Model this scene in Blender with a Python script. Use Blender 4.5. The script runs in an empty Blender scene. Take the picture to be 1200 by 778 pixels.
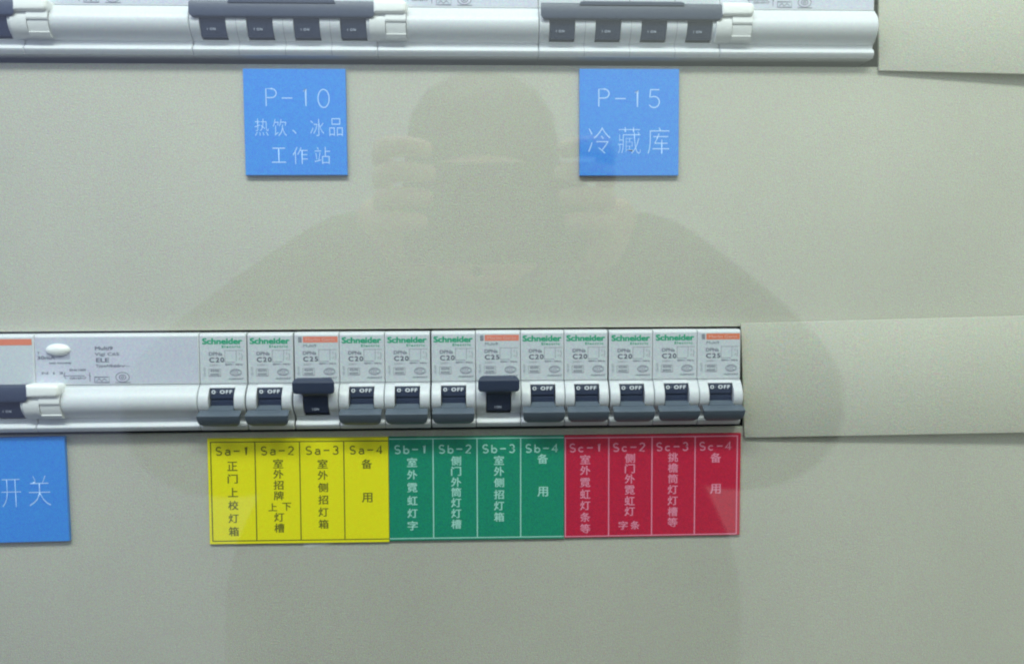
import bpy, bmesh, math, random
from mathutils import Vector
R = math.radians
random.seed(4)
SC = bpy.context.scene
COL = SC.collection
H0 = 1.40            # height above the floor of the panel point the camera looks at (m)

# ------------------------------------------------------------------ camera
F_PX, YAW, PITCH, ROLL, DIST = 1018.0, R(2.3), R(4.0), R(-0.27), 351.0
FW = Vector((math.sin(YAW) * math.cos(PITCH), math.cos(YAW) * math.cos(PITCH), -math.sin(PITCH)))
RT = FW.cross(Vector((0, 0, 1))).normalized()
UP = RT.cross(FW)
RT2 = RT * math.cos(ROLL) + UP * math.sin(ROLL)
UP2 = UP * math.cos(ROLL) - RT * math.sin(ROLL)
CP = -FW * DIST      # millimetres: x right, y into the panel, z up
from mathutils import Matrix
cam_data = bpy.data.cameras.new('camera')
cam = bpy.data.objects.new('camera', cam_data)
COL.objects.link(cam)
m = Matrix((RT2, UP2, -FW)).transposed().to_4x4()
m.translation = Vector((CP.x / 1000, CP.y / 1000, CP.z / 1000 + H0))
cam.matrix_world = m
cam_data.sensor_width = 36.0
cam_data.lens = 36.0 * F_PX / 1200.0
cam_data.clip_start = 0.005
cam_data.clip_end = 50.0
cam_data.dof.use_dof = True
cam_data.dof.focus_distance = DIST / 1000
cam_data.dof.aperture_fstop = 13.0
SC.camera = cam

def at(px, py, d=0.0):
    """photo pixel -> (x, u) in mm on the plane d mm in front of the cover"""
    v = FW + RT2 * ((px - 600) / F_PX) - UP2 * ((py - 389) / F_PX)
    t = (-d - CP.y) / v.y
    p = CP + v * t
    return p.x, p.z

# ------------------------------------------------------------------ world and lamps
W = bpy.data.worlds.new('World')
SC.world = W
W.use_nodes = True
nt = W.node_tree
for n in list(nt.nodes): nt.nodes.remove(n)
wo = nt.nodes.new('ShaderNodeOutputWorld'); bg = nt.nodes.new('ShaderNodeBackground')
tc = nt.nodes.new('ShaderNodeTexCoord'); sx = nt.nodes.new('ShaderNodeSeparateXYZ')
rv = nt.nodes.new('ShaderNodeValToRGB'); rh = nt.nodes.new('ShaderNodeValToRGB'); mx = nt.nodes.new('ShaderNodeMix')
mpv = nt.nodes.new('ShaderNodeMapRange'); mph = nt.nodes.new('ShaderNodeMapRange')
mpv.inputs[1].default_value = -0.6; mpv.inputs[2].default_value = 0.6
mph.inputs[1].default_value = -1.0; mph.inputs[2].default_value = 1.0
mx.data_type = 'RGBA'; mx.blend_type = 'MULTIPLY'; mx.inputs[0].default_value = 1.0
# the room behind: dim towards the floor, bright towards the lit ceiling
rv.color_ramp.elements[0].position = 0.0; rv.color_ramp.elements[0].color = (0.10, 0.095, 0.10, 1)
rv.color_ramp.elements[1].position = 1.0; rv.color_ramp.elements[1].color = (1.42, 1.48, 1.42, 1)
rh.color_ramp.elements[0].position = 0.24; rh.color_ramp.elements[0].color = (0.32, 0.36, 0.62, 1)
e_ = rh.color_ramp.elements.new(0.31); e_.color = (0.80, 0.85, 1.22, 1)
rh.color_ramp.elements[1].position = 0.75; rh.color_ramp.elements[1].color = (0.86, 0.94, 0.82, 1)
nt.links.new(tc.outputs['Generated'], sx.inputs[0])
nt.links.new(sx.outputs['Z'], mpv.inputs[0]); nt.links.new(sx.outputs['X'], mph.inputs[0])
nt.links.new(mpv.outputs[0], rv.inputs[0]); nt.links.new(mph.outputs[0], rh.inputs[0])
nt.links.new(rv.outputs[0], mx.inputs[6]); nt.links.new(rh.outputs[0], mx.inputs[7])
nt.links.new(mx.outputs[2], bg.inputs[0]); bg.inputs[1].default_value = 1.05
nt.links.new(bg.outputs[0], wo.inputs[0])

def area(name, loc, target, sx_, sy_, power, col):
    l = bpy.data.lights.new(name, 'AREA'); l.shape = 'RECTANGLE'; l.size = sx_; l.size_y = sy_
    l.energy = power; l.color = col
    o = bpy.data.objects.new(name, l); COL.objects.link(o); o.location = loc
    o.rotation_euler = (Vector(target) - Vector(loc)).to_track_quat('-Z', 'Y').to_euler()
    return o
area('ceiling_lamp', (-0.12, -0.72, H0 + 0.92), (0, 0, H0), 1.1, 0.14, 17.0, (0.93, 1.0, 0.95))
area('side_lamp', (-1.3, -0.75, H0 + 0.55), (-0.2, 0, H0), 0.5, 0.5, 4.5, (0.66, 0.76, 1.0))

SC.view_settings.view_transform = 'Standard'
SC.view_settings.look = 'None'
SC.view_settings.exposure = 0.0
SC.view_settings.gamma = 1.0
SC.render.engine = 'CYCLES'
SC.cycles.filter_width = 2.1
SC.cycles.max_bounces = 6
SC.cycles.transparent_max_bounces = 16

# ------------------------------------------------------------------ materials
MATS = {}
def mat(name, col, rough=0.5, spec=0.5, bump=0.0, bscale=900.0, mottle=0.0, mscale=600.0, grime=0.0):
    if name in MATS: return MATS[name]
    M = bpy.data.materials.new(name); M.use_nodes = True; t = M.node_tree
    b = t.nodes['Principled BSDF']
    b.inputs['Base Color'].default_value = (*col, 1)
    b.inputs['Roughness'].default_value = rough
    b.inputs['Specular IOR Level'].default_value = spec
    tcn = t.nodes.new('ShaderNodeTexCoord')
    last = None
    def noise(scale, detail=2.0):
        n = t.nodes.new('ShaderNodeTexNoise'); n.inputs['Scale'].default_value = scale
        n.inputs['Detail'].default_value = detail
        t.links.new(tcn.outputs['Object'], n.inputs['Vector']); return n
    if mottle > 0:
        n = noise(mscale)
        s = t.nodes.new('ShaderNodeMix'); s.data_type = 'RGBA'; s.blend_type = 'OVERLAY'
        s.inputs[0].default_value = mottle; s.inputs[6].default_value = (*col, 1)
        t.links.new(n.outputs['Color'], s.inputs[7]); last = s.outputs[2]
    if grime > 0:
        n = noise(9.0, 6.0); r = t.nodes.new('ShaderNodeMapRange')
        r.inputs[1].default_value = 0.35; r.inputs[2].default_value = 0.7
        r.inputs[3].default_value = 1.0; r.inputs[4].default_value = 1.0 - grime
        t.links.new(n.outputs['Fac'], r.inputs[0])
        s = t.nodes.new('ShaderNodeMix'); s.data_type = 'RGBA'; s.blend_type = 'MULTIPLY'; s.inputs[0].default_value = 1.0
        if last: t.links.new(last, s.inputs[6])
        else: s.inputs[6].default_value = (*col, 1)
        t.links.new(r.outputs[0], s.inputs[7]); last = s.outputs[2]
    if last: t.links.new(last, b.inputs['Base Color'])
    if bump > 0:
        n = noise(bscale, 3.0); bp = t.nodes.new('ShaderNodeBump')
        bp.inputs['Strength'].default_value = bump; bp.inputs['Distance'].default_value = 0.0004
        t.links.new(n.outputs['Fac'], bp.inputs['Height']); t.links.new(bp.outputs[0], b.inputs['Normal'])
    MATS[name] = M
    return M
COVER = mat('powder_coat', (0.49, 0.482, 0.405), 0.55, 0.35, 0.45, 1600, 0.55, 2200, 0.10)
BLANK = mat('powder_coat_blank', (0.51, 0.505, 0.42), 0.55, 0.35, 0.45, 1600, 0.55, 2200, 0.08)
DARKIN = mat('cabinet_inside', (0.09, 0.10, 0.16), 0.7)
HOUS = mat('white_plastic', (0.67, 0.69, 0.715), 0.38, 0.5, 0.15, 1800, 0.50, 2200, 0.07)
STICK = mat('label_face', (0.56, 0.60, 0.63), 0.5, 0.4, 0.08, 1800, 0.50, 2200)
STICK2 = mat('label_face_lilac', (0.54, 0.56, 0.64), 0.5, 0.4, 0.08, 1800, 0.50, 2200)
SEAM = mat('seam_dark', (0.05, 0.055, 0.075), 0.7)
NAVY = mat('dark_toggle', (0.030, 0.040, 0.078), 0.35, 0.5, 0.1, 1500, 0.1, 900)
SLATE = mat('slate_handle', (0.095, 0.120, 0.155), 0.42, 0.5, 0.1, 1500, 0.1, 900)
BARM = mat('bar_handle', (0.034, 0.046, 0.085), 0.4, 0.5, 0.1, 1500, 0.1, 900)
WHITE = mat('white_gloss', (0.86, 0.87, 0.84), 0.3, 0.5)
IVORY = mat('ivory_plastic', (0.70, 0.71, 0.70), 0.4, 0.5, 0.1, 1500, 0.06, 900)
INK = mat('ink_grey', (0.15, 0.155, 0.20), 0.6)
INKL = mat('ink_light_grey', (0.25, 0.26, 0.31), 0.6)
GREENINK = mat('ink_green', (0.03, 0.36, 0.20), 0.5)
ORANGE = mat('orange_print', (0.74, 0.21, 0.11), 0.5, 0.4, 0, 900, 0.1)
SALMON = mat('salmon_print', (0.76, 0.24, 0.17), 0.5, 0.4, 0, 900, 0.1)
WINK = mat('ink_white', (0.80, 0.83, 0.88), 0.5)
PINKINK = mat('ink_on_orange', (0.80, 0.42, 0.36), 0.5)
DIMINK = mat('ink_dim', (0.33, 0.36, 0.44), 0.5)
BLUE = mat('blue_plate', (0.04, 0.255, 0.76), 0.32, 0.5, 0.10, 1500, 0.60, 2200)
BLUEL = mat('blue_engraving', (0.42, 0.62, 0.95), 0.6)
YEL = mat('yellow_plate', (0.84, 0.77, 0.010), 0.4, 0.5, 0.10, 1500, 0.60, 2200)
YINK = mat('ink_on_yellow', (0.14, 0.14, 0.012), 0.6)
GRN = mat('green_plate', (0.008, 0.25, 0.145), 0.4, 0.5, 0.10, 1500, 0.60, 2200)
GINK = mat('ink_on_green', (0.36, 0.68, 0.58), 0.6)
RED = mat('red_plate', (0.52, 0.012, 0.050), 0.4, 0.5, 0.10, 1500, 0.60, 2200)
RINK = mat('ink_on_red', (0.75, 0.25, 0.36), 0.6)
PATCH = mat('patch', (0.60, 0.61, 0.55), 0.25, 0.6)
SKIN = mat('skin', (0.58, 0.38, 0.28), 0.5, 0.4)
JACK = mat('jacket_cloth', (0.035, 0.045, 0.038), 0.85, 0.2, 0.3, 200)
TROU = mat('trouser_cloth', (0.03, 0.03, 0.035), 0.9, 0.2)
HAIRM = mat('hair', (0.015, 0.013, 0.012), 0.6)
PHONE = mat('phone_black', (0.02, 0.02, 0.022), 0.25)

# ------------------------------------------------------------------ helpers
def W3(x, u, d, base=(0, 0, 0)):
    return ((x + base[0]) / 1000, -(d + base[2]) / 1000, (u + base[1]) / 1000)
def mesh_from(name, verts, faces, m, smooth=False):
    me = bpy.data.meshes.new(name)
    me.from_pydata([W3(*v) for v in verts], [], faces)
    bm = bmesh.new(); bm.from_mesh(me)
    bmesh.ops.recalc_face_normals(bm, faces=bm.faces[:])
    bm.to_mesh(me); bm.free()
    me.materials.append(m)
    if smooth: shade(me)
    return me
def shade(me, ang=38):
    me.polygons.foreach_set('use_smooth', [True] * len(me.polygons))
    bm = bmesh.new(); bm.from_mesh(me)
    for e in bm.edges:
        e.smooth = not (len(e.link_faces) != 2 or e.calc_face_angle(0) > R(ang))
    bm.to_mesh(me); bm.free()
def put(name, me, parent=None, loc=None):
    o = bpy.data.objects.new(name, me); COL.objects.link(o)
    if parent is not None: o.parent = parent
    if loc: o.location = W3(*loc)
    return o
def empty(name, x, u, d, label, cat, group=None, rot=0.0):
    o = bpy.data.objects.new(name, None); COL.objects.link(o)
    o.empty_display_size = 0.01
    o.location = (x / 1000, -d / 1000, H0 + u / 1000)
    o.rotation_euler = (0, rot, 0)
    tag(o, label, cat, group); return o
def tag(o, label, cat, group=None):
    o['label'] = label; o['category'] = cat
    if group: o['group'] = group

def sweep(intervals, m, name):
    """intervals: list of (x0, x1, profile); profile is a list of (u, d), all of equal length. Swept along x, walls filled between neighbours."""
    V, F = [], []
    n = len(intervals[0][2])
    rings = []
    for (x0, x1, pr) in intervals:
        for x in (x0, x1):
            rings.append(list(range(len(V), len(V) + n)))
            V += [(x, u, d) for (u, d) in pr]
    for k in range(len(rings) - 1):
        a, b = rings[k], rings[k + 1]
        for i in range(n):
            j = (i + 1) % n
            pts = [V[a[i]], V[a[j]], V[b[j]], V[b[i]]]
            if len(set(pts)) < 3: continue
            F.append((a[i], a[j], b[j], b[i]))
    F.append(tuple(rings[0])); F.append(tuple(rings[-1]))
    me = bpy.data.meshes.new(name)
    me.from_pydata([W3(*v) for v in V], [], F)
    bm = bmesh.new(); bm.from_mesh(me)
    bmesh.ops.remove_doubles(bm, verts=bm.verts[:], dist=1e-7)
    bmesh.ops.dissolve_degenerate(bm, edges=bm.edges[:], dist=1e-7)
    bmesh.ops.triangulate(bm, faces=[f for f in bm.faces if len(f.verts) > 4])
    bmesh.ops.recalc_face_normals(bm, faces=bm.faces[:])
    bm.to_mesh(me); bm.free()
    me.materials.append(m); shade(me, 30)
    return me

def prism(outline, d0, d1, m, name, bev=0.0, seg=2, smooth=True):
    n = len(outline)
    V = [(x, u, d0) for x, u in outline] + [(x, u, d1) for x, u in outline]
    F = [tuple(range(n))[::-1], tuple(range(n, 2 * n))] + [(i, (i + 1) % n, n + (i + 1) % n, n + i) for i in range(n)]
    me = bpy.data.meshes.new(name)
    me.from_pydata([W3(*v) for v in V], [], F)
    bm = bmesh.new(); bm.from_mesh(me)
    bmesh.ops.recalc_face_normals(bm, faces=bm.faces[:])
    if bev:
        bm.verts.ensure_lookup_table()
        ed = [e for e in bm.edges if all(abs(v.co.y + d1 / 1000) < 1e-7 for v in e.verts)]
        bmesh.ops.bevel(bm, geom=ed, offset=bev / 1000, segments=seg, affect='EDGES', profile=0.5)
    bm.to_mesh(me); bm.free()
    me.materials.append(m)
    if smooth: shade(me)
    return me
def rect(x0, u0, x1, u1, r=0.0, seg=4, corners=(1, 1, 1, 1)):
    """corners: bl, br, tr, tl rounded?"""
    if r <= 0: return [(x0, u0), (x1, u0), (x1, u1), (x0, u1)]
    P = []
    for k, (cx, cy, a) in enumerate(((x0 + r, u0 + r, 180), (x1 - r, u0 + r, 270), (x1 - r, u1 - r, 0), (x0 + r, u1 - r, 90))):
        if corners[k]:
            for i in range(seg + 1):
                t = R(a + 90 * i / seg); P.append((cx + r * math.cos(t), cy + r * math.sin(t)))
        else:
            P.append(((x0, u0), (x1, u0), (x1, u1), (x0, u1))[k])
    return P

def loft(rows, m, name):
    """closed ring of rows (u, d, half-width), mirrored in x: a solid whose section is the ring and whose width varies along it"""
    n = len(rows)
    V = [(-w, u, d) for u, d, w in rows] + [(w, u, d) for u, d, w in rows]
    F = [(i, (i + 1) % n, n + (i + 1) % n, n + i) for i in range(n)] + [tuple(range(n))[::-1], tuple(range(n, 2 * n))]
    me = bpy.data.meshes.new(name)
    me.from_pydata([W3(*v) for v in V], [], F)
    bm = bmesh.new(); bm.from_mesh(me)
    bmesh.ops.triangulate(bm, faces=[f for f in bm.faces if len(f.verts) > 4])
    bmesh.ops.recalc_face_normals(bm, faces=bm.faces[:])
    bm.to_mesh(me); bm.free(); me.materials.append(m); shade(me, 24)
    return me

TXT = {}
def text_mesh(s, size, m, bold=0.0, sx_=1.0, space=1.0, align='LEFT', rot=0, mono=None):
    """flat print; size = capital height in mm; origin bottom left (or centre)"""
    key = (s, size, m.name, bold, sx_, space, align, rot)
    if key in TXT: return TXT[key]
    c = bpy.data.curves.new('lettering', 'FONT'); c.body = s; c.size = 1.0
    c.offset = min(bold, 0); c.space_character = space; c.align_x = align; c.resolution_u = 3
    o = bpy.data.objects.new('tmp', c); COL.objects.link(o)
    dg = bpy.context.evaluated_depsgraph_get()
    me = bpy.data.meshes.new_from_object(o.evaluated_get(dg))
    bpy.data.objects.remove(o); bpy.data.curves.remove(c)
    k = size / 0.70 / 1000
    a = R(rot)
    for v in me.vertices:
        x, y = v.co.x * k * sx_, v.co.y * k
        v.co = (x * math.cos(a) - y * math.sin(a), 0, x * math.sin(a) + y * math.cos(a))
    me.name = 'lettering'
    me.materials.clear(); me.materials.append(m)
    if bold > 0: me = embolden(me, bold * 5, bold * 4)
    TXT[key] = me
    return me
def embolden(me, dx, dz):
    V = [v.co.copy() for v in me.vertices]; F = [tuple(p.vertices) for p in me.polygons]
    n = len(V); VV, FF = [], []
    for k, (a, b) in enumerate(((-dx, -dz), (dx, dz), (-dx, dz), (dx, -dz))):
        VV += [(v.x + a / 1000, -0.000006 * k, v.z + b / 1000) for v in V]
        FF += [tuple(i + k * n for i in f) for f in F]
    r = bpy.data.meshes.new('lettering'); r.from_pydata(VV, [], FF)
    r.materials.append(me.materials[0]); return r
def glyph_mesh(s, w, h, m, bold=0.0):
    """one glyph fitted to a w x h mm box, origin at its centre"""
    key = ('g', s, w, h, m.name, bold)
    if key in TXT: return TXT[key]
    fat = bold if bold > 0 else 0
    me = text_mesh(s, 1.0, m, min(bold, 0)).copy()
    xs = [v.co.x for v in me.vertices]; zs = [v.co.z for v in me.vertices]
    cx, cz = (min(xs) + max(xs)) / 2, (min(zs) + max(zs)) / 2
    kx = w / 1000 / max(max(xs) - min(xs), 1e-6); kz = h / 1000 / max(max(zs) - min(zs), 1e-6)
    if s in '、一-': kx = kz = min(kx, kz)
    for v in me.vertices: v.co = ((v.co.x - cx) * kx, 0, (v.co.z - cz) * kz)
    if fat: me = embolden(me, fat, fat * 0.6)
    TXT[key] = me
    return me
def strokes(lines, wdt, m, name, closed=False):
    """flat monoline strokes: list of polylines in mm, mitred"""
    V, F = [], []
    for li, ln in enumerate(lines):
        n = len(ln); st = len(V); z = li * 0.004
        for i, p in enumerate(ln):
            a = ln[max(i - 1, 0)]; b = ln[min(i + 1, n - 1)]
            t = Vector((b[0] - a[0], b[1] - a[1])).normalized(); nn = Vector((-t.y, t.x))
            if 0 < i < n - 1:
                t1 = Vector((p[0] - a[0], p[1] - a[1])).normalized()
                nn = nn / max(abs(nn.dot(Vector((-t1.y, t1.x)))), 0.5)
            V += [(p[0] + nn.x * wdt / 2, p[1] + nn.y * wdt / 2, z), (p[0] - nn.x * wdt / 2, p[1] - nn.y * wdt / 2, z)]
        F += [(st + 2 * i, st + 2 * i + 1, st + 2 * i + 3, st + 2 * i + 2) for i in range(n - 1)]
    return mesh_from(name, V, F, m)
def arc(cx, cy, rx, ry, a0, a1, n=10):
    return [(cx + rx * math.cos(R(a0 + (a1 - a0) * i / n)), cy + ry * math.sin(R(a0 + (a1 - a0) * i / n))) for i in range(n + 1)]
# thin engraved capitals and figures, unit box 1 wide x 1.6 tall
ENG = {
    'P': [[(0.12, 0), (0.12, 1.6), (0.55, 1.6)] + arc(0.55, 1.19, 0.38, 0.41, 90, -90) + [(0.12, 0.78)]],
    '-': [[(0.0, 0.8), (0.95, 0.8)]],
    '1': [[(0.32, 1.35), (0.56, 1.6), (0.56, 0)]],
    '0': [arc(0.5, 0.8, 0.42, 0.8, 90, 450, 20)],
    '5': [[(0.88, 1.6), (0.2, 1.6), (0.14, 0.92)] + arc(0.46, 0.5, 0.42, 0.5, 115, -150, 14)],
    'S': [arc(0.5, 1.18, 0.38, 0.42, 30, 270, 12)[:] + arc(0.5, 0.38, 0.42, 0.38, 90, -150, 12)],
    'a': [arc(0.46, 0.30, 0.34, 0.30, 60, 330, 12) + [(0.82, 0.22)], [(0.16, 0.86)] + arc(0.48, 0.72, 0.34, 0.30, 120, 10, 8) + [(0.82, 0.12), (0.92, 0.0)], [(0.5, 0.58), (0.82, 0.62)]],
    'b': [arc(0.50, 0.45, 0.38, 0.45, 0, 360, 14), [(0.12, 1.6), (0.12, 0.0)]],
    'c': [arc(0.50, 0.45, 0.40, 0.45, 45, 315, 12)],
    '2': [arc(0.5, 1.2, 0.38, 0.4, 160, -30, 10) + [(0.1, 0.0), (0.9, 0.0)]],
    '3': [arc(0.48, 1.2, 0.36, 0.4, 150, -85, 10) + arc(0.46, 0.42, 0.42, 0.42, 85, -150, 12)],
    '4': [[(0.70, 0), (0.70, 1.6), (0.06, 0.48), (0.96, 0.48)]],
}
def engrave(s, x0, u0, adv, w, h, wdt, m):
    L = []
    for i, ch in enumerate(s):
        for ln in ENG[ch]:
            k = 0.62 if ch == '-' and w < 2.2 else 1.0
            L.append([(x0 + i * adv + (p[0] * k + (1 - k) / 2) * w, u0 + p[1] / 1.6 * h) for p in ln])
    return strokes(L, wdt, m, 'lettering')

# ------------------------------------------------------------------ cover panel and dark interior
xR = 330; xL = -560
rowA_x1 = at(1030, 40, 0)[0] + 1.2
rowB_x1 = at(868, 440, 0)[0] + 1.5
uB_top = at(560, 384.6, 0)[1]
uB_bot = at(560, 503.2, 0)[1]
uA_bot = at(600, 77.0, 0)[1]
uA_top = uA_bot + (uB_top - uB_bot)
xs = [xL, -420, rowB_x1, rowA_x1, xR]
us = [-330, uB_bot, uB_top, uA_bot, uA_top, 330]
V, F = [], []
for u in us:
    for x in xs: V.append((x, u, 0))
nx = len(xs)
holes = {(1, 1), (3, 1), (3, 2)}
for j in range(len(us) - 1):
    for i in range(nx - 1):
        if (j, i) in holes: continue
        F.append((j * nx + i, j * nx + i + 1, (j + 1) * nx + i + 1, (j + 1) * nx + i))
me = mesh_from('cover_panel', V, F, COVER)
bm = bmesh.new(); bm.from_mesh(me)
ed = [e for e in bm.edges if len(e.link_faces) == 1]
ret = bmesh.ops.extrude_edge_only(bm, edges=ed)
for v in ret['geom']:
    if isinstance(v, bmesh.types.BMVert): v.co.y += 0.0016
bmesh.ops.recalc_face_normals(bm, faces=bm.faces[:])
bm.to_mesh(me); bm.free()
cover = put('cover_panel', me); cover.location = (0, 0, H0); cover['kind'] = 'structure'
V = [(xL, -330, -60), (xR, -330, -60), (xR, 330, -60), (xL, 330, -60), (xL, -330, -2), (xR, -330, -2), (xR, 330, -2), (xL, 330, -2)]
inner = put('cabinet_interior', mesh_from('cabinet_interior', V, [(0, 1, 2, 3), (0, 1, 5, 4), (1, 2, 6, 5), (2, 3, 7, 6), (3, 0, 4, 7)], DARKIN))
inner.location = (0, 0, H0); inner['kind'] = 'structure'
# steel mounting rail behind each row
for uu, nm in ((uB_bot + 19, 'rail'), (uA_bot + 19, 'rail')):
    o = put('mounting_rail', prism(rect(-480, -17, 200, 17), -45, -38, mat('rail_steel', (0.35, 0.36, 0.38), 0.4), 'mounting_rail', smooth=False))
    o.location = (0, 0, H0 + uu / 1000); o['kind'] = 'structure'

# ------------------------------------------------------------------ module shapes (mm, origin: top left of the face, u down negative)
LAB = 4.6     # how far the label face stands out of the cover
def bulge(u0, u1, d0, sag, n):
    out = []
    for i in range(n + 1):
        t = i / n; out.append((u0 + (u1 - u0) * t, d0 + sag * (1 - (2 * t - 1) ** 2)))
    return out
def prof(inset=0.0):
    P = [(-0.0, -30), (-0.0, LAB - 1.1), (-0.35, LAB - 0.45), (-1.0, LAB)]
    P += [(-19.7, LAB), (-19.8, LAB - 0.6), (-20.15, LAB - 0.6), (-20.25, LAB + 0.8)]
    P += bulge(-20.6, -32.6, LAB + 0.8, 3.8, 12)
    P += [(-32.9, LAB + 0.3), (-33.2, LAB - 0.5), (-35.0, LAB - 0.6)]
    P += bulge(-35.1, -38.0, LAB + 0.2, 1.0, 4)
    P += [(-38.4, LAB - 0.1), (-38.5, -30)]
    return [(u, d - inset) for u, d in P]
NB = 8  # index of the first bulge point
def prof_slot(depth_to=1.0, top=-21.0):
    P = prof(); out = []
    for k, (u, d) in enumerate(P):
        if NB <= k <= NB + 12:
            if k == NB: u = top + 0.01
            out.append((u, depth_to))
        else: out.append((u, d))
    out[NB] = (top, depth_to)
    return out
def prof_slot2():
    # slot with a lip of housing above it
    P = prof()
    out = list(P)
    for k in range(NB, NB + 13):
        out[k] = (P[k][0], 1.2)
    out[NB] = (-21.3, P[NB + 1][1] - 0.2)
    out[NB + 1] = (-21.35, 1.2)
    out[NB + 12] = (-32.3, 1.2)
    return out
def housing(width, slots, gapL=0.12, gapR=0.12):
    iv = []; x = gapL
    iv.append((gapL, gapL + 0.001, prof(0.35)))
    x = gapL + 0.28
    for (a, b) in slots:
        iv.append((x, a, prof())); iv.append((a, b, prof_slot2())); x = b
    iv.append((x, width - gapR - 0.28, prof()))
    iv.append((width - gapR - 0.001, width - gapR, prof(0.35)))
    return sweep(iv, HOUS, 'housing')

def rocker_section(u0, u1, d0, sag, hw):
    rows = [(u0, 1.0, hw)] + [(u, d, hw) for u, d in bulge(u0, u1, d0, sag, 8)] + [(u1, 1.0, hw)]
    return rows
CACHE = {}
def cached(key, fn):
    if key not in CACHE: CACHE[key] = fn()
    return CACHE[key]

OFF_ROCK = lambda: loft([(-20.9, 1.0, 4.6), (-20.95, LAB + 1.4, 4.6), (-21.6, LAB + 1.75, 4.6), (-23.5, LAB + 2.1, 4.6), (-25.4, LAB + 2.2, 4.6), (-25.5, LAB + 1.7, 4.6),
                         (-26.3, LAB + 1.7, 4.6), (-26.4, LAB + 2.2, 4.6), (-29.5, LAB + 2.4, 4.6), (-32.0, LAB + 1.5, 4.6), (-32.0, 1.0, 4.6)], NAVY, 'rocker')
OFF_HAND = lambda: loft([(-28.2, LAB + 2.2, 4.5), (-28.9, LAB + 3.6, 4.7), (-29.7, LAB + 5.2, 5.1), (-29.75, LAB + 5.0, 7.9), (-30.3, LAB + 6.6, 8.15), (-31.2, LAB + 9.0, 8.2),
                         (-31.45, LAB + 9.1, 8.2), (-32.8, LAB + 8.6, 8.15), (-34.2, LAB + 7.6, 8.0), (-34.9, LAB + 7.1, 7.6), (-35.5, LAB + 6.3, 6.9), (-35.9, LAB + 5.5, 6.2),
                         (-36.2, LAB + 4.0, 5.8), (-35.4, LAB + 2.4, 5.4), (-33.2, LAB + 1.8, 4.5)], SLATE, 'handle')
ON_ROCK = lambda: loft([(-22.0, 1.0, 4.7), (-22.0, LAB + 2.2, 4.7), (-24.5, LAB + 4.8, 4.7), (-26.0, LAB + 4.6, 4.7), (-29.0, LAB + 3.8, 4.7), (-31.6, LAB + 2.4, 4.7), (-32.2, 1.0, 4.7)], NAVY, 'rocker')
ON_HAND = lambda: loft([(-17.9, LAB + 3.4, 5.6), (-17.2, LAB + 5.6, 5.9), (-17.15, LAB + 7.0, 6.4), (-17.45, LAB + 8.0, 7.1), (-18.0, LAB + 8.6, 7.7), (-18.9, LAB + 8.9, 8.1), (-21.9, LAB + 8.5, 8.1), (-22.7, LAB + 8.3, 7.8), (-23.2, LAB + 8.0, 7.2),
                        (-23.4, LAB + 7.6, 4.8), (-24.6, LAB + 5.2, 4.8), (-24.6, LAB + 2.0, 4.8), (-21.5, LAB + 1.6, 4.8), (-20.8, LAB + 3.2, 6.5)], BARM, 'handle')

def letter(parent, s, size, m, x, u, d=None, bold=0.0, sx_=1.0, space=1.0, align='LEFT', rot=0, w=None):
    me = text_mesh(s, size, m, bold, sx_, space, align, rot)
    o = put('lettering', me, parent, (x, u, (LAB + 0.12) if d is None else d))
    if w:
        mxx = max(v.co.x for v in me.vertices) * 1000; o.scale = (w / mxx, 1, 1)
    return o
def marks_mesh(m):
    """diagram, frame lines and certification oval printed on the label"""
    L = [[(9.8, -6.8), (16.9, -6.8)], [(9.8, -11.4), (9.8, -6.8)], [(14.2, -11.0), (14.2, -6.8)], [(9.8, -11.4), (13.8, -11.4)],
         arc(13.9, -15.5, 2.3, 1.35, 0, 360, 24), arc(13.9, -15.5, 1.95, 1.1, 0, 360, 24), arc(13.1, -15.5, 0.5, 0.6, 50, 310, 8), arc(14.0, -15.5, 0.5, 0.6, 50, 310, 8), arc(14.9, -15.5, 0.5, 0.6, 50, 310, 8),
         [(3.4, -14.1), (8.0, -14.1), (8.0, -16.9), (3.4, -16.9), (3.4, -14.1)], [(15.4, -7.6), (15.4, -8.6)], [(15.9, -9.6), (15.1, -10.4)], [(16.3, -8.0), (16.6, -9.2), (16.3, -10.6)]]
    return strokes(L, 0.16, m, 'printed_marks')

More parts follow.
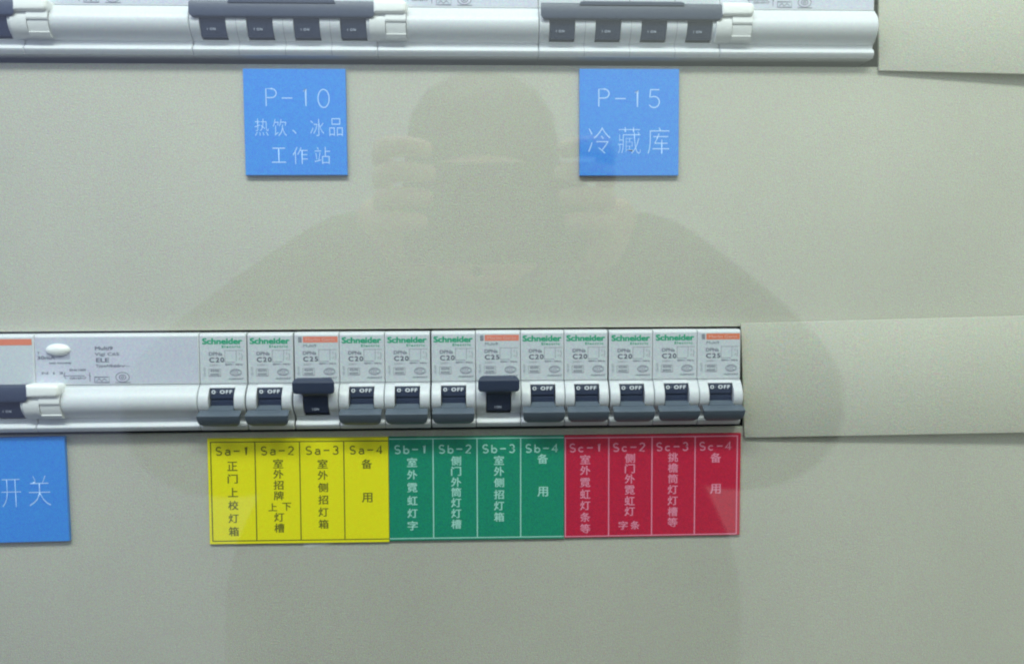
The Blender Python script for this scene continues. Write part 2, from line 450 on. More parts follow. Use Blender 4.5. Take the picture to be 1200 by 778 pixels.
def breaker(x, u, width, kind, state, label):
    """kind: 'green' or 'orange'/'salmon'"""
    t = empty('circuit_breaker', x, u, 0, label, 'circuit breaker', 'single circuit breakers in the lower row')
    w = width
    k = w / 18.0
    off = (w - 18.0) / 2
    put('housing', cached(('h', round(w, 2)), lambda: housing(w, [(4.0 + off, 14.0 + off)])), t)
    lp = put('label_plate', cached(('l', round(w, 2)), lambda: prism(rect(0.55, -19.3, w - 0.55, -1.35), LAB - 0.3, LAB + 0.06, STICK, 'label_plate', smooth=False)), t)
    o = off
    if kind == 'green':
        letter(lp, 'Schneider', 2.25, GREENINK, 1.1 + o, -4.15, bold=0.026, w=15.6)
        letter(lp, 'Electric', 0.95, GREENINK, 8.6 + o, -5.7, bold=0.008, space=1.3, w=7.4)
        letter(lp, 'C20', 1.85, INK, 3.6 + o, -11.35, bold=0.016, space=1.25, w=5.9)
    else:
        om = ORANGE if kind == 'orange' else SALMON
        put('orange_band', cached(('ob', kind), lambda: prism(rect(3.7, -3.95, 17.35, -1.55), LAB + 0.05, LAB + 0.09, om, 'orange_band', smooth=False)), lp, (o, 0, 0))
        letter(lp, 'Merlin Gerin', 1.15, PINKINK, 4.6 + o, -3.3, d=LAB + 0.14, bold=0.004, w=11.5)
        letter(lp, 'Multi9', 1.15, INK, 3.7 + o, -5.7, w=5.2)
        letter(lp, 'C25' if label.find('C25') >= 0 else 'C20', 1.85, INK, 3.6 + o, -11.35, bold=0.016, space=1.25, w=5.9)
        put('printed_marks', cached('mg', lambda: strokes([[(2.0 + a * 0.35, -3.9), (2.0 + a * 0.35, -1.7)] for a in range(4)], 0.22, INK, 'printed_marks')), lp, (o, 0, LAB + 0.12))
    letter(lp, 'DPNa', 1.35, INKL, 3.5 + o, -8.7, bold=0.014, w=5.4)
    letter(lp, '230V~', 0.75, INKL, 3.6 + o, -12.9, w=4.2)
    letter(lp, '400V~ 50Hz', 0.62, INKL, 9.7 + o, -12.6, bold=0.006, w=7.0)
    letter(lp, '4500', 0.85, INKL, 3.9 + o, -15.2, bold=0.006, w=3.6)
    letter(lp, '6000', 0.85, INKL, 3.9 + o, -16.6, bold=0.006, w=3.6)
    letter(lp, 'A00357', 0.62, INKL, 10.9 + o, -18.3, bold=0.006, w=6.0)
    letter(lp, 'ON-OFF', 0.7, INKL, 2.1 + o, -16.9, rot=90)
    put('printed_marks', cached('pm', lambda: marks_mesh(INKL)), lp, (o, 0, LAB + 0.11))
    cx = w / 2
    if state == 'off':
        r = put('toggle', cached('or', OFF_ROCK), t, (cx, 0, 0))
        letter(r, 'O', 1.3, WINK, -4.1, -23.5, d=LAB + 2.35, bold=0.018)
        letter(r, 'OFF', 1.35, WINK, -0.9, -23.5, d=LAB + 2.35, bold=0.016, space=1.25, w=4.8)
        letter(r, '-', 0.8, WINK, -2.2, -23.1, d=LAB + 2.35)
        put('handle', cached('oh', OFF_HAND), r)
    else:
        r = put('toggle', cached('nr', ON_ROCK), t, (cx, 0, 0))
        letter(r, 'I ON', 0.9, DIMINK, -1.6, -30.4, d=LAB + 3.55, bold=0.008)
        put('handle', cached('nh', ON_HAND), r)
    return t

# lower row: twelve single breakers
uB = at(560, 388.2, LAB)[1]
SPEC = [('green', 'off'), ('green', 'off'), ('salmon', 'on'), ('green', 'off'), ('green', 'off'), ('green', 'off'), ('salmon', 'on'),
        ('green', 'off'), ('green', 'off'), ('green', 'off'), ('green', 'off'), ('orange', 'off')]
bx = [at(p, 420, LAB)[0] for p in (233.5, 289, 343.8, 397.6, 450.8, 504.2, 557.4, 610, 661, 712.3, 765, 817.2, 868)]
LB = ['green-lettered white breaker above yellow label Sa-1, handle down',
      'green-lettered white breaker above yellow label Sa-2, left of a raised handle',
      'salmon-banded C25 breaker above yellow label Sa-3, its dark handle pushed up',
      'white breaker with green lettering above yellow label Sa-4, handle down, right of a raised handle',
      'white breaker with green lettering above green label Sb-1, handle down',
      'white breaker with green lettering above green label Sb-2, handle down, left of a raised handle',
      'salmon-banded C25 breaker above green label Sb-3, its dark handle pushed up',
      'white breaker with green lettering above green label Sb-4, handle down',
      'white breaker with green lettering above red label Sc-1, handle down',
      'white breaker with green lettering above red label Sc-2, handle down',
      'white breaker with green lettering above red label Sc-3, handle down',
      'orange-banded C25 breaker with its handle down, at the right end above red label Sc-4']
for i, (kd, st) in enumerate(SPEC):
    gl = {2: 0.35, 1: 0.3, 5: 0.4, 9: 0.4}.get(i, 0.0)     # the wider dark gaps in the row
    gr = 0.1
    breaker(bx[i] + gl, uB + random.uniform(-0.12, 0.12), bx[i + 1] - bx[i] - gl, kd, st, LB[i])

# ------------------------------------------------------------------ ganged four-pole breakers
def four_pole(x, u, width, label):
    t = empty('four_pole_breaker', x, u, 0, label, 'circuit breaker', 'four-pole breakers with one joined handle')
    p = width / 4
    sl = [(i * p + p / 2 - 5.0, i * p + p / 2 + 5.0) for i in range(4)]
    put('housing', cached(('h4', round(width, 2)), lambda: housing(width, sl)), t)
    for i in range(1, 4):
        put('seam', cached('seam', lambda: loft([(-0.9, LAB + 0.03, 0.10), (-19.6, LAB + 0.03, 0.10), (-19.6, LAB - 0.4, 0.10), (-0.9, LAB - 0.4, 0.10)], SEAM, 'seam')), t, (i * p, 0, 0))
        rows = [(a, b + 0.03, 0.07) for a, b in prof()[NB:-1]]
        rows += [(a, b - 0.5, 0.07) for a, b in reversed(prof()[NB:-1])]
        put('seam', cached('seam2', lambda: loft(rows, INKL, 'seam')), t, (i * p, 0, 0))
    lp = put('label_plate', cached(('l4', round(width, 2)), lambda: prism(rect(0.6, -19.3, width - 0.6, -1.35), LAB - 0.3, LAB + 0.025, STICK, 'label_plate', smooth=False)), t)
    put('orange_band', cached(('ob4', round(width, 2)), lambda: prism(rect(3.7, -4.1, width - 0.8, -1.7), LAB + 0.02, LAB + 0.09, ORANGE, 'orange_band', smooth=False)), lp)
    letter(lp, 'C65N', 1.5, INK, 3.6, -8.6, bold=0.01); letter(lp, 'C32', 1.8, INK, 3.6, -11.4, bold=0.01)
    h = put('handle_bar', cached(('bar', round(width, 2)), lambda: loft(
        [(-19.6, LAB + 0.6, width / 2 - 1.4), (-19.1, LAB + 2.6, width / 2 - 1.0), (-19.2, LAB + 4.4, width / 2 - 0.7), (-19.8, LAB + 5.6, width / 2 - 0.6), (-20.6, LAB + 5.9, width / 2 - 0.5),
         (-24.4, LAB + 6.1, width / 2 - 0.5), (-25.3, LAB + 5.9, width / 2 - 1.2), (-25.8, LAB + 5.4, width / 2 - 2.0), (-25.6, LAB + 3.0, width / 2 - 2.4), (-21.4, LAB + 0.6, width / 2 - 2.0)], BARM, 'handle_bar')), t, (width / 2 + 0.0, 0, 0))
    put('bar_rib', cached(('rib', round(width, 2)), lambda: loft([(-19.0, LAB + 2.0, width * .255), (-18.4, LAB + 3.2, width * .255), (-18.6, LAB + 5.0, width * .265), (-19.4, LAB + 6.3, width * .28), (-20.4, LAB + 6.3, width * .285), (-20.4, LAB + 3.0, width * .285)], BARM, 'bar_rib')), h)
    for a, b in sl:
        r = put('toggle', cached('tg4', lambda: loft([(-21.8, 1.0, 4.75), (-21.8, LAB + 2.4, 4.75), (-23.3, LAB + 4.4, 4.75), (-25.5, LAB + 4.6, 4.75), (-29.0, LAB + 3.4, 4.85), (-32.2, LAB + 2.0, 4.85), (-32.3, 1.0, 4.85)], NAVY, 'toggle')), t, ((a + b) / 2, 0, 0))
        letter(r, 'I ON', 0.9, DIMINK, -2.4, -30.0, d=LAB + 3.35, bold=0.008, space=1.3)
    return t

def earth_leakage(x, u, width, label):
    t = empty('earth_leakage_module', x, u, 0, label, 'breaker module', 'residual current modules beside the four-pole breakers')
    put('housing', cached(('hr', round(width, 2)), lambda: housing(width, [(2.4, 11.4)], gapL=0.05)), t)
    lp = put('label_plate', cached(('lr', round(width, 2)), lambda: prism(rect(0.4, -19.3, width - 0.5, -1.35), LAB - 0.3, LAB + 0.06, STICK2, 'label_plate', smooth=False)), t)
    # cheek, white paddle and the shaded block below it
    put('toggle_cheek', cached('chk', lambda: loft([(-21.4, 1.0, 3.0), (-21.4, LAB + 2.2, 3.0), (-22.4, LAB + 3.6, 3.0), (-24.5, LAB + 4.9, 3.0), (-27.0, LAB + 5.3, 3.0), (-29.5, LAB + 4.8, 3.0), (-31.6, LAB + 3.5, 3.0), (-32.8, LAB + 1.9, 3.0), (-32.8, 1.0, 3.0)], IVORY, 'toggle_cheek')), t, (0.4, 0, 0))
    hd = put('white_handle', cached('wh', lambda: prism(rect(-1.0, -24.0, 11.8, -19.0, 1.9, 6, (0, 1, 1, 0)), LAB - 1.0, LAB + 6.6, WHITE, 'white_handle', 1.4, 4)), t, (0, 0, 0))
    put('handle_stem', cached('wst', lambda: loft([(-20.5, 1.0, 3.8), (-20.6, LAB + 4.8, 3.9), (-26.2, LAB + 5.6, 3.95), (-26.8, LAB + 5.4, 3.95), (-26.9, LAB + 4.9, 3.8), (-28.6, LAB + 4.8, 3.8), (-31.0, LAB + 3.6, 3.8), (-31.3, LAB + 4.0, 3.9), (-32.4, LAB + 3.2, 3.9), (-32.8, LAB + 1.8, 3.9), (-32.8, 1.0, 3.9)], IVORY, 'handle_stem')), t, (7.4, 0, 0))
    # test button; its slanted pocket's shade is painted as a flat grey plate
    b = put('test_button', cached('tb', lambda: dome(9.2, -6.0, 4.8, 2.35, LAB, 2.0, WHITE)), t)
    put('button_pocket_shade', cached('tp', lambda: prism(rect(4.6, -9.8, 13.6, -6.2, 0.6), LAB - 0.2, LAB + 0.10, mat('pocket_shade', (0.40, 0.41, 0.49), 0.6), 'button_pocket_shade', smooth=False)), t)
    for s, sz, xx, uu, ww, m_ in (('Multi9', 1.35, 23.2, -6.2, 7.0, INK), ('Vigi C65', 1.15, 23.2, -8.4, 9.4, INKL), ('ELE', 1.6, 23.4, -11.0, 5.2, INK), ('TypeAC 6A', 1.0, 23.4, -12.9, 9.4, INKL), ('400V~', .8, 28.6, -13.0, 8.0, INKL),
                                  ('T', 1.0, 1.2, -7.8, None, INK), ('30mA', 1.25, 1.0, -9.7, 7.0, INK), ('test monthly', 0.75, 5.6, -11.5, 8.6, INKL), ('N 1 3', .9, 2.4, -15.6, 8.4, INKL), ('EN61009', 0.8, 13.2, -14.4, 6.4, INKL), ('GB16917', .8, 13.2, -17.6, 6.4, INKL)):
        letter(lp, s, sz, m_, xx, uu, w=ww, bold=0.01)
    L = [[(11.0, -16.3), (19.0, -16.3)], [(11.5, -14.8), (11.0, -16.3), (11.8, -17.5)], [(22.8, -19.0), (22.8, -16.9), (28.4, -16.9), (28.4, -19.0), (22.8, -19.0)], [(21.0, -18.6), (21.0, -15.0)], [(20.6, -16.0), (21.4, -16.5)],
         [(23.5, -18.5), (24.5, -17.5), (25.5, -18.5), (26.5, -17.5), (27.6, -18.4)], arc(33.6, -17.0, 2.6, 1.9, 0, 360, 24), arc(33.6, -17.0, 1.3, 1.0, 0, 360, 14), arc(33.6, -17.0, 0.5, 0.4, 0, 360, 8), [(30.8, -19.1), (36.6, -19.1)]]
    put('printed_marks', cached('rm', lambda: strokes(L, 0.24, INK, 'printed_marks')), lp, (0, 0, LAB + 0.11))
    return t
def dome(cx, cu, rx, ru, d0, hgt, m):
    V = [(cx, cu, d0 + hgt)]; F = []; N = 24; K = 5
    for k in range(1, K + 1):
        a = math.pi / 2 * k / K
        for i in range(N):
            t = 2 * math.pi * i / N
            V.append((cx + rx * math.sin(a) * math.cos(t), cu + ru * math.sin(a) * math.sin(t), d0 + hgt * math.cos(a)))
    F += [(0, 1 + i, 1 + (i + 1) % N) for i in range(N)]
    for k in range(K - 1):
        F += [(1 + k * N + i, 1 + k * N + (i + 1) % N, 1 + (k + 1) * N + (i + 1) % N, 1 + (k + 1) * N + i) for i in range(N)]
    F.append(tuple(1 + (K - 1) * N + i for i in range(N))[::-1])
    return mesh_from('test_button', V, F, m, True)

x40 = at(40.5, 420, LAB)[0]
four_pole(x40 - 71.4, uB, 71.4, 'four-pole breaker cut by the left edge in the lower row, black bar handle up')
earth_leakage(x40, uB, bx[0] - x40, 'wide lilac-white module with oval test button, left of the single breakers')
# upper row
uA = at(600, 10.5, LAB)[1] + 20.2
ax = [at(p, 30, LAB)[0] for p in (28, 225.5, 442.5, 631, 843.5, 1024.5)]
four_pole(ax[0] - 71.4, uA, 71.4, 'four-pole breaker cut by the left edge in the upper row')
earth_leakage(ax[0], uA, ax[1] - ax[0], 'wide white module in the upper left corner of the photo, its white handle up')
four_pole(ax[1], uA, ax[2] - ax[1], 'four-pole breaker with a long black bar handle above the blue P-10 sign')
earth_leakage(ax[2], uA, ax[3] - ax[2], 'wide white module in the upper row between the P-10 and P-15 signs')
four_pole(ax[3], uA, ax[4] - ax[3], 'four-pole breaker with a long black bar handle above the blue P-15 sign')
earth_leakage(ax[4], uA, ax[5] - ax[4], 'wide white module at the right end of the upper row, beside the blank plate')

# ------------------------------------------------------------------ blank plates
def blank(pts, label, lift):
    """pts: four photo corners tl, tr, br, bl; the right end stands off the cover by lift mm"""
    (x0, u0), (x1, u1), (x2, u2), (x3, u3) = [at(px, py, 1.6 + (lift if i in (1, 2) else 0)) for i, (px, py) in enumerate(pts)]
    cx, cu = x3, u3
    P = [(x0, u0, 1.6), (x1, u1, 1.6 + lift), (x2, u2, 1.6 + lift), (x3, u3, 1.6)]
    V = [(a - cx, b - cu, c) for a, b, c in P] + [(a - cx, b - cu, c - 1.4) for a, b, c in P]
    me = mesh_from('blank_plate', V, [(0, 1, 2, 3), (7, 6, 5, 4), (0, 4, 5, 1), (1, 5, 6, 2), (2, 6, 7, 3), (3, 7, 4, 0)], BLANK)
    bm = bmesh.new(); bm.from_mesh(me)
    bmesh.ops.bevel(bm, geom=bm.edges[:], offset=0.00035, segments=2, affect='EDGES', profile=0.5)
    bm.to_mesh(me); bm.free(); shade(me)
    o = put('blank_plate', me); o.location = (cx / 1000, 0, H0 + cu / 1000)
    tag(o, label, 'blank plate', 'grey plates closing the empty ends of the rows')
    return o
blank([(868.5, 379), (1330, 366.5), (1330, 504.5), (872.5, 513)], 'long plain grey plate right of the breakers in the lower row', 4.5)
blank([(1030, -60), (1330, -60), (1330, 90), (1030, 83)], 'plain grey plate in the upper right corner beside the last module', 4.0)

# ------------------------------------------------------------------ signs
def plate_from(name, tl, tr, br, bl, m, th=1.3):
    P = [at(*p, th) for p in (tl, tr, br, bl)]
    cx = sum(p[0] for p in P) / 4; cu = sum(p[1] for p in P) / 4
    w = ((P[1][0] - P[0][0]) + (P[2][0] - P[3][0])) / 2; h = ((P[0][1] - P[3][1]) + (P[1][1] - P[2][1])) / 2
    rot = math.atan2((P[1][1] - P[0][1]) + (P[2][1] - P[3][1]), 2 * w)
    me = prism(rect(-w / 2, -h / 2, w / 2, h / 2), 0.05, th, m, name, 0.12, 1, smooth=False)
    return me, cx, cu, w, h, rot
PLT = 1.9
def blue_sign(tl, tr, br, bl, label, build):
    me, cx, cu, w, h, rot = plate_from('plate', tl, tr, br, bl, BLUE, PLT)
    t = empty('blue_sign', cx, cu, 0, label, 'sign', 'blue square engraved signs', -rot)
    p = put('plate', me, t)
    build(t, w, h)
    return t
def eng(t, s, xc, uc, adv, w, h, wdt=0.42, m=BLUEL, z=None):
    tot = adv * (len(s) - 1) + w
    put('lettering', engrave(s, xc - tot / 2, uc - h / 2, adv, w, h, wdt, m), t, (0, 0, (PLT if z is None else z) + 0.03))
def cjk(t, s, x, u, w, h, m, bold, z):
    put('character', glyph_mesh(s, w, h, m, bold), t, (x, u, z))
def mm(w_px, tot_px, tot_mm): return w_px * tot_mm / tot_px
def s_p10(t, w, h):
    f = lambda px, py: ((px / 830 * 160 + 270 - 346.2) * w / 119.8, -(py / 778 * 150 + 70 - 143.2) * h / 124.2)
    L = []
    for s, x, y, gw, gh in (('P', 250, 230, 70, 105), ('-', 350, 234, 62, 0), ('1', 458, 230, 60, 105), ('0', 570, 236, 74, 110)):
        cx, cu = f(x, y); kw = gw / 5.19 * w / 119.8; kh = (gh or 105) / 5.19 * h / 124.2
        for ln in ENG[s]: L.append([(cx + (p[0] - .5) * kw * 1.1, cu + (p[1] / 1.6 - .5) * kh) for p in ln])
    put('lettering', strokes(L, 0.40, BLUEL, 'lettering'), t, (0, 0, PLT + 0.03))
    for s, x, y, gw, gh in (('热', 190, 410, 84, 104), ('饮', 300, 412, 84, 104), ('、', 388, 438, 26, 28), ('冰', 527, 412, 84, 104), ('品', 642, 410, 82, 108),
                            ('工', 290, 580, 88, 92), ('作', 420, 582, 92, 104), ('站', 556, 582, 96, 104)):
        a, b = f(x, y); cjk(t, s, a, b, gw / 5.19 * w / 119.8, gh / 5.19 * h / 124.2, BLUEL, -0.012, PLT + 0.03)
def s_p15(t, w, h):
    f = lambda px, py: ((px / 830 * 160 + 660 - 737.7) * w / 116.8, -(py / 778 * 150 + 70 - 143.2) * h / 124.2)
    L = []
    for s, x, y, gw, gh in (('P', 246, 232, 70, 105), ('-', 350, 236, 62, 0), ('1', 448, 236, 60, 100), ('5', 556, 236, 72, 108)):
        cx, cu = f(x, y); kw = gw / 5.19 * w / 116.8; kh = (gh or 105) / 5.19 * h / 124.2
        for ln in ENG[s]: L.append([(cx + (p[0] - .5) * kw * 1.1, cu + (p[1] / 1.6 - .5) * kh) for p in ln])
    put('lettering', strokes(L, 0.44, BLUEL, 'lettering'), t, (0, 0, PLT + 0.03))
    for s, x, y, gw, gh in (('冷', 220, 488, 136, 160), ('藏', 404, 488, 138, 160), ('库', 582, 490, 132, 160)):
        a, b = f(x, y); cjk(t, s, a, b, gw / 5.19 * w / 116.8, gh / 5.19 * h / 124.2, BLUEL, -0.018, PLT + 0.03)
def s_left(t, w, h):
    # photo px (0,490)-(240,650) was enlarged 4.8625 times
    cx0 = (-40.5 + 78) / 2; cy0 = 573
    f = lambda px, py: ((px / 4.8625 - cx0) * w / 118.5, -(py / 4.8625 + 490 - cy0) * h / 123)
    for s, x, y, gw, gh in (('开', 62, 420, 112, 160), ('关', 224, 410, 124, 172)):
        a, b = f(x, y); cjk(t, s, a, b, gw / 4.8625 * w / 118.5, gh / 4.8625 * h / 123, BLUEL, -0.024, PLT + 0.03)
blue_sign((284.5, 81), (404, 81), (407.8, 205.5), (287.8, 205.5), 'blue engraved sign reading P-10, with two lines of Chinese below', s_p10)
blue_sign((678.5, 81), (795, 81.2), (796, 206), (680, 206), 'blue engraved sign reading P-15, with three large Chinese characters', s_p15)
blue_sign((-43, 513.5), (75.5, 511.5), (81, 633.5), (-38, 637), 'blue engraved sign cut off by the left edge, below the lower row', s_left)

ST = 1.1
def strip(tl, tr, br, bl, m, ink, px_lines, line_y, cols, label, closed_right, lw, hdr):
    me, cx, cu, w, h, rot = plate_from('plate', tl, tr, br, bl, m, ST)
    t = empty('circuit_label', cx, cu, 0, label, 'label plate', 'coloured circuit labels under the lower row', -rot)
    put('plate', me, t)
    mxp = (tl[0] + bl[0]) / 2; wp = ((tr[0] - tl[0]) + (br[0] - bl[0])) / 2; hp = ((bl[1] - tl[1]) + (br[1] - tr[1])) / 2
    X = lambda px: (px - mxp) * w / wp - w / 2
    U = lambda dy: h / 2 - dy * h / hp
    top, bot = U(line_y[0]), U(line_y[1])
    L = [[(-w / 2 if not closed_right[0] else X(px_lines[0]), top), (w / 2 if not closed_right[1] else X(px_lines[-1]), top)],
         [(-w / 2 if not closed_right[0] else X(px_lines[0]), bot), (w / 2 if not closed_right[1] else X(px_lines[-1]), bot)]]
    for ln in L: put('border_line', strokes([ln], lw, ink, 'border_line'), t, (0, 0, ST + 0.03))
    for p in px_lines: put('border_line', strokes([[(X(p), top + lw / 2), (X(p), bot - lw / 2)]], lw * 1.1, ink, 'border_line'), t, (0, 0, ST + 0.032))
    for head, hx, chars in cols:
        put('lettering', engrave(head, X(hx) - 6.75, U(19.2), 3.58, 2.5, 3.2, 0.52, hdr), t, (0, 0, ST + 0.03))
        for ch, px, dy, sz in chars:
            put('character', glyph_mesh(ch, sz * w / wp, sz * h / hp * 0.92, hdr, 0.085), t, (X(px), U(dy), ST + 0.03))
def col(s, x, ys, sz=11.4): return [(c, x, y, sz) for c, y in zip(s, ys)]
q = lambda y: (y / 5 + 500)          # enlarged crop -> photo y
def crop(x0, cx, s, ys, ytop, sz=11.4): return [(c, x0 + cx / 5, q(y) - ytop, sz) for c, y in zip(s, ys)]
strip((243, 514), (455, 512), (456, 635), (245.5, 637.5), YEL, YINK, [248, 299.5, 351.5, 403.2], (4.2, 119.5),
      [('Sa-1', 273.5, crop(230, 214, '正门上校灯箱', (226, 299, 378, 454, 530, 607), 513)),
       ('Sa-2', 326, crop(230, 481, '室外招牌', (213, 274, 338, 400), 513) + [('上', 230 + 444 / 5, q(467) - 513, 9.8), ('下', 230 + 526 / 5, q(465) - 513, 9.8)] + crop(230, 481, '灯槽', (526, 590), 513)),
       ('Sa-3', 378.3, crop(230, 741, '室外侧招灯箱', (217, 283, 355, 427, 499, 570), 513)),
       ('Sa-4', 429.7, crop(230, 1000, '备用', (220, 417), 513, 12.0))],
      'yellow label plate with four columns Sa-1 to Sa-4', (True, False), 0.42, YINK)
strip((455.8, 512), (660.5, 510), (661.5, 631), (456.5, 633.5), GRN, GINK, [507.5, 558.8, 609.8], (2.4, 118.5),
      [('Sb-1', 482, crop(440, 215, '室外霓虹灯字', (203, 275, 350, 425, 500, 573), 511)),
       ('Sb-2', 533.5, crop(440, 471, '侧门外筒灯灯槽', (196, 257, 320, 380, 441, 504, 567), 511)),
       ('Sb-3', 584.5, crop(440, 722, '室外侧招灯箱', (196, 260, 326, 396, 462, 528), 511)),
       ('Sb-4', 635, crop(440, 979, '备用', (190, 382), 511, 12.0))],
      'green label plate with four columns Sb-1 to Sb-4', (False, False), 0.40, GINK)
strip((661, 510), (866, 507.3), (869, 626.5), (662, 630), RED, RINK, [662.4, 713, 763.4, 813.8, 863.4], (3.2, 118.0),
      [('Sc-1', 686.5, crop(650, 178, '室外霓虹灯条等', (184, 247, 318, 385, 452, 520, 587), 508.5)),
       ('Sc-2', 737, crop(650, 438, '侧门外霓虹灯', (180, 240, 300, 365, 428, 490), 508.5) + [('字', 650 + 400 / 5, q(572) - 508.5, 10.4), ('条', 650 + 470 / 5, q(572) - 508.5, 10.4)]),
       ('Sc-3', 787.5, crop(650, 690, '挑檐筒灯灯槽等', (178, 240, 303, 366, 431, 496, 558), 508.5)),
       ('Sc-4', 838, crop(650, 941, '备用', (184, 366), 508.5, 12.0))],
      'red label plate with four columns Sc-1 to Sc-4', (True, True), 0.44, RINK)

# a small pale patch just under the yellow plate
gx, gu = at(372, 634.5, 0)
V = [(0, 0, 0.5)]; N = 22
for k in range(N):
    a = 2 * math.pi * k / N; r = 1 + 0.15 * math.sin(3 * a + 1) + 0.1 * math.sin(5 * a)
    V.append((7.5 * r * math.cos(a), 2.2 * r * math.sin(a), 0.02))
patch = put('pale_patch', mesh_from('pale_patch', V, [(0, 1 + i, 1 + (i + 1) % N) for i in range(N)], PATCH, True))
patch.location = (gx / 1000, -0.0000, H0 + gu / 1000)
tag(patch, 'small pale patch just below the yellow label plate', 'patch')

# ------------------------------------------------------------------ glass door pane in front of the panel
GD = 45.0
GM = bpy.data.materials.new('clear_glass'); GM.use_nodes = True; t = GM.node_tree
for n in list(t.nodes): t.nodes.remove(n)
out = t.nodes.new('ShaderNodeOutputMaterial'); mixs = t.nodes.new('ShaderNodeMixShader')
tr = t.nodes.new('ShaderNodeBsdfTransparent'); gl = t.nodes.new('ShaderNodeBsdfGlossy'); lw = t.nodes.new('ShaderNodeLayerWeight')
pw = t.nodes.new('ShaderNodeMath'); pw.operation = 'POWER'; pw.inputs[1].default_value = 5.0
ma = t.nodes.new('ShaderNodeMath'); ma.operation = 'MULTIPLY_ADD'; ma.inputs[1].default_value = 0.925; ma.inputs[2].default_value = 0.075
lw.inputs['Blend'].default_value = 0.5
gl.inputs['Roughness'].default_value = 0.02
tr.inputs['Color'].default_value = (0.985, 0.995, 0.99, 1)
t.links.new(lw.outputs['Facing'], pw.inputs[0]); t.links.new(pw.outputs[0], ma.inputs[0]); t.links.new(ma.outputs[0], mixs.inputs[0])
t.links.new(tr.outputs[0], mixs.inputs[1]); t.links.new(gl.outputs[0], mixs.inputs[2]); t.links.new(mixs.outputs[0], out.inputs[0])
gp = put('glass_door', prism(rect(-500, -300, 330, 300), 0, 4, GM, 'glass_door', smooth=False))
gp.location = (0, -GD / 1000, H0)
tag(gp, 'clear glass door pane in front of the whole panel, mirroring the photographer', 'glass door')

# ------------------------------------------------------------------ the photographer, seen only as a faint mirror image in the glass
def mir(px, py, d):
    """photo pixel of the mirror image, distance d mm out of the cover -> metres"""
    x, u = at(px, py, 2 * (GD + 3) - d)
    return Vector((x / 1000, -d / 1000, H0 + u / 1000))
def skin(name, joints, edges, m, parent=None, root=0, sub=2):
    me = bpy.data.meshes.new(name)
    me.from_pydata([j[0] for j in joints], edges, [])
    o = bpy.data.objects.new(name, me); COL.objects.link(o)
    o.modifiers.new('skin', 'SKIN').use_smooth_shade = True
    for i, v in enumerate(me.skin_vertices[0].data):
        r = joints[i][1]; v.radius = r if isinstance(r, tuple) else (r, r); v.use_root = (i == root)
    s = o.modifiers.new('sub', 'SUBSURF'); s.levels = s.render_levels = sub
    dg = bpy.context.evaluated_depsgraph_get()
    r = bpy.data.meshes.new_from_object(o.evaluated_get(dg)); bpy.data.objects.remove(o)
    r.name = name; r.materials.clear(); r.materials.append(m)
    r.polygons.foreach_set('use_smooth', [True] * len(r.polygons))
    q_ = bpy.data.objects.new(name, r); COL.objects.link(q_)
    if parent: q_.parent = parent
    return q_
hc = mir(566, 250, 585)                     # head centre
neck = hc + Vector((0, -0.01, -0.125)); chest = Vector((hc.x, -0.62, H0 - 0.02 + -0.13)); 
shz = hc.z - 0.165
SL = Vector((hc.x - 0.175, -0.60, shz)); SR = Vector((hc.x + 0.175, -0.60, shz))
EL = mir(190, 500, 500); ER = mir(945, 490, 500)
WL = mir(482, 285, 400); WR = mir(694, 285, 400)
HL = mir(492, 226, 362); HR = mir(684, 226, 362)
pel = Vector((hc.x, -0.64, hc.z - 0.68))
J = [(pel, (0.155, 0.11)), (Vector((hc.x, -0.63, hc.z - 0.50)), (0.135, 0.105)), (Vector((hc.x, -0.62, hc.z - 0.33)), (0.15, 0.11)), (Vector((hc.x, -0.61, hc.z - 0.235)), (0.11, 0.085)),
     (neck, (0.055, 0.058)), (hc + Vector((0, 0.012, -0.075)), (0.058, 0.072)), (hc, (0.074, 0.092)), (hc + Vector((0, 0, 0.062)), (0.068, 0.080)),
     (SL, 0.062), (SL.lerp(EL, .5), 0.078), (EL, 0.048), (EL.lerp(WL, .4), 0.046), (WL, 0.026), (HL, 0.028),
     (SR, 0.062), (SR.lerp(ER, .5), 0.078), (ER, 0.048), (ER.lerp(WR, .4), 0.046), (WR, 0.026), (HR, 0.028),
     (Vector((hc.x - .10, -0.64, hc.z - .80)), 0.09), (Vector((hc.x - .12, -0.63, hc.z - 1.16)), 0.062), (Vector((hc.x - .13, -0.66, 0.09)), 0.042), (Vector((hc.x - .14, -0.50, 0.04)), 0.035),
     (Vector((hc.x + .10, -0.64, hc.z - .80)), 0.09), (Vector((hc.x + .12, -0.63, hc.z - 1.16)), 0.062), (Vector((hc.x + .13, -0.66, 0.09)), 0.042), (Vector((hc.x + .14, -0.50, 0.04)), 0.035)]
E_ = [(0, 1), (1, 2), (2, 3), (3, 4), (4, 5), (5, 6), (6, 7), (3, 8), (8, 9), (9, 10), (10, 11), (11, 12), (12, 13), (3, 14), (14, 15), (15, 16), (16, 17), (17, 18), (18, 19), (0, 20), (20, 21), (21, 22), (22, 23), (0, 24), (24, 25), (25, 26), (26, 27)]
person = skin('person', J, E_, SKIN)
tag(person, 'person in dark jacket holding up a phone, faintly reflected in the glass', 'person')
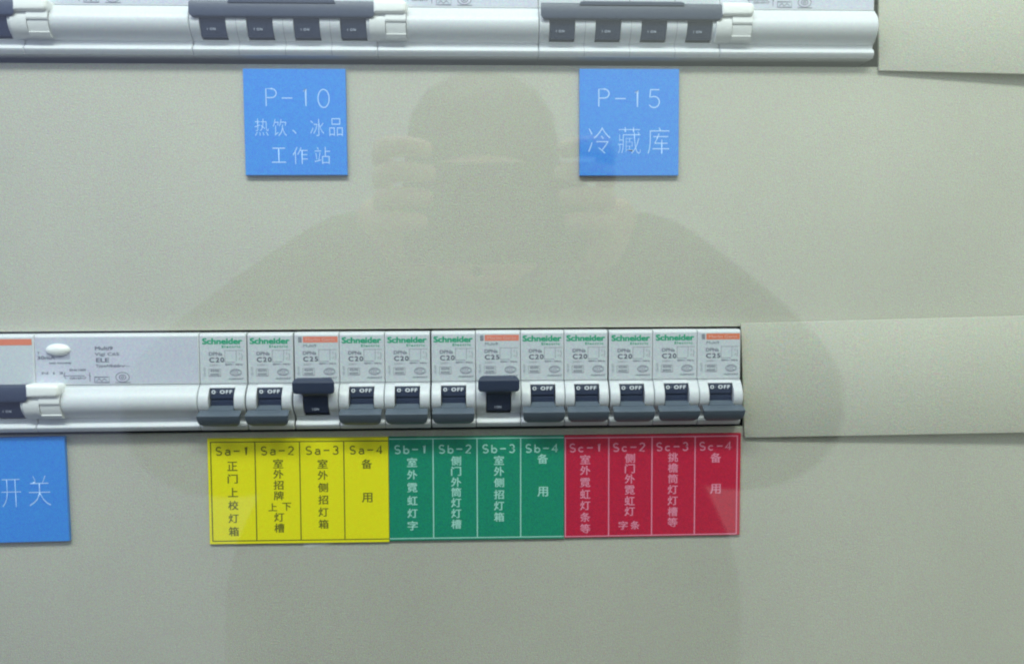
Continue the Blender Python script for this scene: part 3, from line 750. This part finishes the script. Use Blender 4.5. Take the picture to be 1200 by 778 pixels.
# clothes: same skeleton, wider
ids = [0, 1, 2, 3, 8, 9, 10, 11, 12, 14, 15, 16, 17, 18]
mp = {a: b for b, a in enumerate(ids)}
gro = {0: 0.085, 1: 0.15, 2: 0.13, 3: 0.08}
JJ = []
for i in ids:
    r = J[i][1]; g = gro.get(i, 0.030 if i in (12, 18) else 0.022)
    JJ.append((J[i][0], (r[0] + g, r[1] + g) if isinstance(r, tuple) else r + g))
skin('jacket', JJ, [(mp[a], mp[b]) for a, b in E_ if a in mp and b in mp], JACK, person)
skin('collar', [(hc + Vector((0, .01, -.19)), (.20, .10)), (hc + Vector((0, .0, -.125)), (.15, .09)), (hc + Vector((0, 0, -.09)), (.10, .08))], [(0, 1), (1, 2)], JACK, person)
skin('scarf', [(hc + Vector((-.15, 0, -.13)), .08), (hc + Vector((0, .01, -.10)), .085), (hc + Vector((.15, 0, -.13)), .08)], [(0, 1), (1, 2)], JACK, person)
ids = [0, 20, 21, 22, 24, 25, 26]; mp = {a: b for b, a in enumerate(ids)}
skin('trousers', [(J[i][0], (J[i][1][0] + .015, J[i][1][1] + .015) if isinstance(J[i][1], tuple) else J[i][1] + 0.015) for i in ids], [(mp[a], mp[b]) for a, b in E_ if a in mp and b in mp], TROU, person)
skin('hair', [(hc + Vector((0, -0.045, -0.02)), (0.078, 0.07)), (hc + Vector((0, -0.030, 0.045)), (0.084, 0.085)), (hc + Vector((0, 0.006, 0.078)), (0.080, 0.092)), (hc + Vector((0, 0.058, 0.036)), (0.066, 0.050))], [(0, 1), (1, 2), (2, 3)], HAIRM, person)
for s in (-1, 1):
    skin('ear', [(hc + Vector((s * .074, -0.005, -.03)), (0.006, 0.014)), (hc + Vector((s * .080, -0.008, .012)), (0.006, 0.018))], [(0, 1)], SKIN, person)
    e = skin('eye', [(hc + Vector((s * .032, .076, -.002)), (0.011, 0.010)), (hc + Vector((s * .036, .076, -.002)), (0.011, 0.010))], [(0, 1)], HAIRM, person)
skin('nose', [(hc + Vector((0, .088, .005)), 0.008), (hc + Vector((0, .105, -.035)), 0.013)], [(0, 1)], SKIN, person)
skin('mouth', [(hc + Vector((-.022, .086, -.065)), 0.006), (hc + Vector((.022, .086, -.065)), 0.006)], [(0, 1)], mat('lips', (0.4, 0.13, 0.1), .5), person)
# phone (held landscape just behind the lens) and the hands gripping its two ends
pc = mir(580, 250, 356)
PW, PH, PT = 0.128, 0.070, 0.009
pm = prism(rect(-PW * 500, -PH * 500, PW * 500, PH * 500, 8), 0, PT * 1000, PHONE, 'phone', 0)
ph = put('phone', pm); ph.location = (pc.x, CP.y / 1000 - 0.0045, pc.z)
tag(ph, 'dark phone held sideways in both hands of the reflected photographer', 'phone')
lens_c = Vector((CP.x / 1000 - pc.x, 0.0045, CP.z / 1000 + H0 - pc.z))
lo = put('lens_ring', dome(0, 0, 4, 4, 0.2, 0.8, PHONE), ph); lo.location = lens_c - Vector((0, 0.0045, 0))
for s, H, Wr in ((-1, HL, WL), (1, HR, WR)):
    edge = pc.x + s * PW / 2
    y0 = CP.y / 1000
    yb = y0 - 0.026
    P_ = [(Wr, 0.026), (Vector((edge + s * .018, yb - .012, pc.z - .012)), (0.030, 0.020)), (Vector((edge + s * .012, yb - .004, pc.z + 0.012)), (0.034, 0.017))]
    Ed = [(0, 1), (1, 2)]
    hd = skin('hand', P_, Ed, SKIN, person)
    for k, (dz, ln, up) in enumerate(((0.036, .036, .008), (0.022, .040, .005), (0.008, .036, .002), (-0.006, .030, -.001))):
        b0 = Vector((edge + s * .016, yb, pc.z + dz)); b1 = Vector((edge + s * .013, y0 + .002, pc.z + dz + up))
        b2 = Vector((edge + s * .006 - s * ln * .3, y0 + .011, pc.z + dz + up)); b3 = Vector((edge - s * ln * .62, y0 + .009, pc.z + dz + up * .6))
        skin('finger', [(b0, .0085), (b1, .0082), (b2, .0075), (b3, .0062)], [(0, 1), (1, 2), (2, 3)], SKIN, hd)
    skin('thumb', [(Vector((edge + s * .014, yb - .008, pc.z - .022)), .012), (Vector((edge - s * .004, y0 - .026, pc.z - .026)), .0105), (Vector((edge - s * .024, y0 - .024, pc.z - .018)), .009)], [(0, 1), (1, 2)], SKIN, hd)
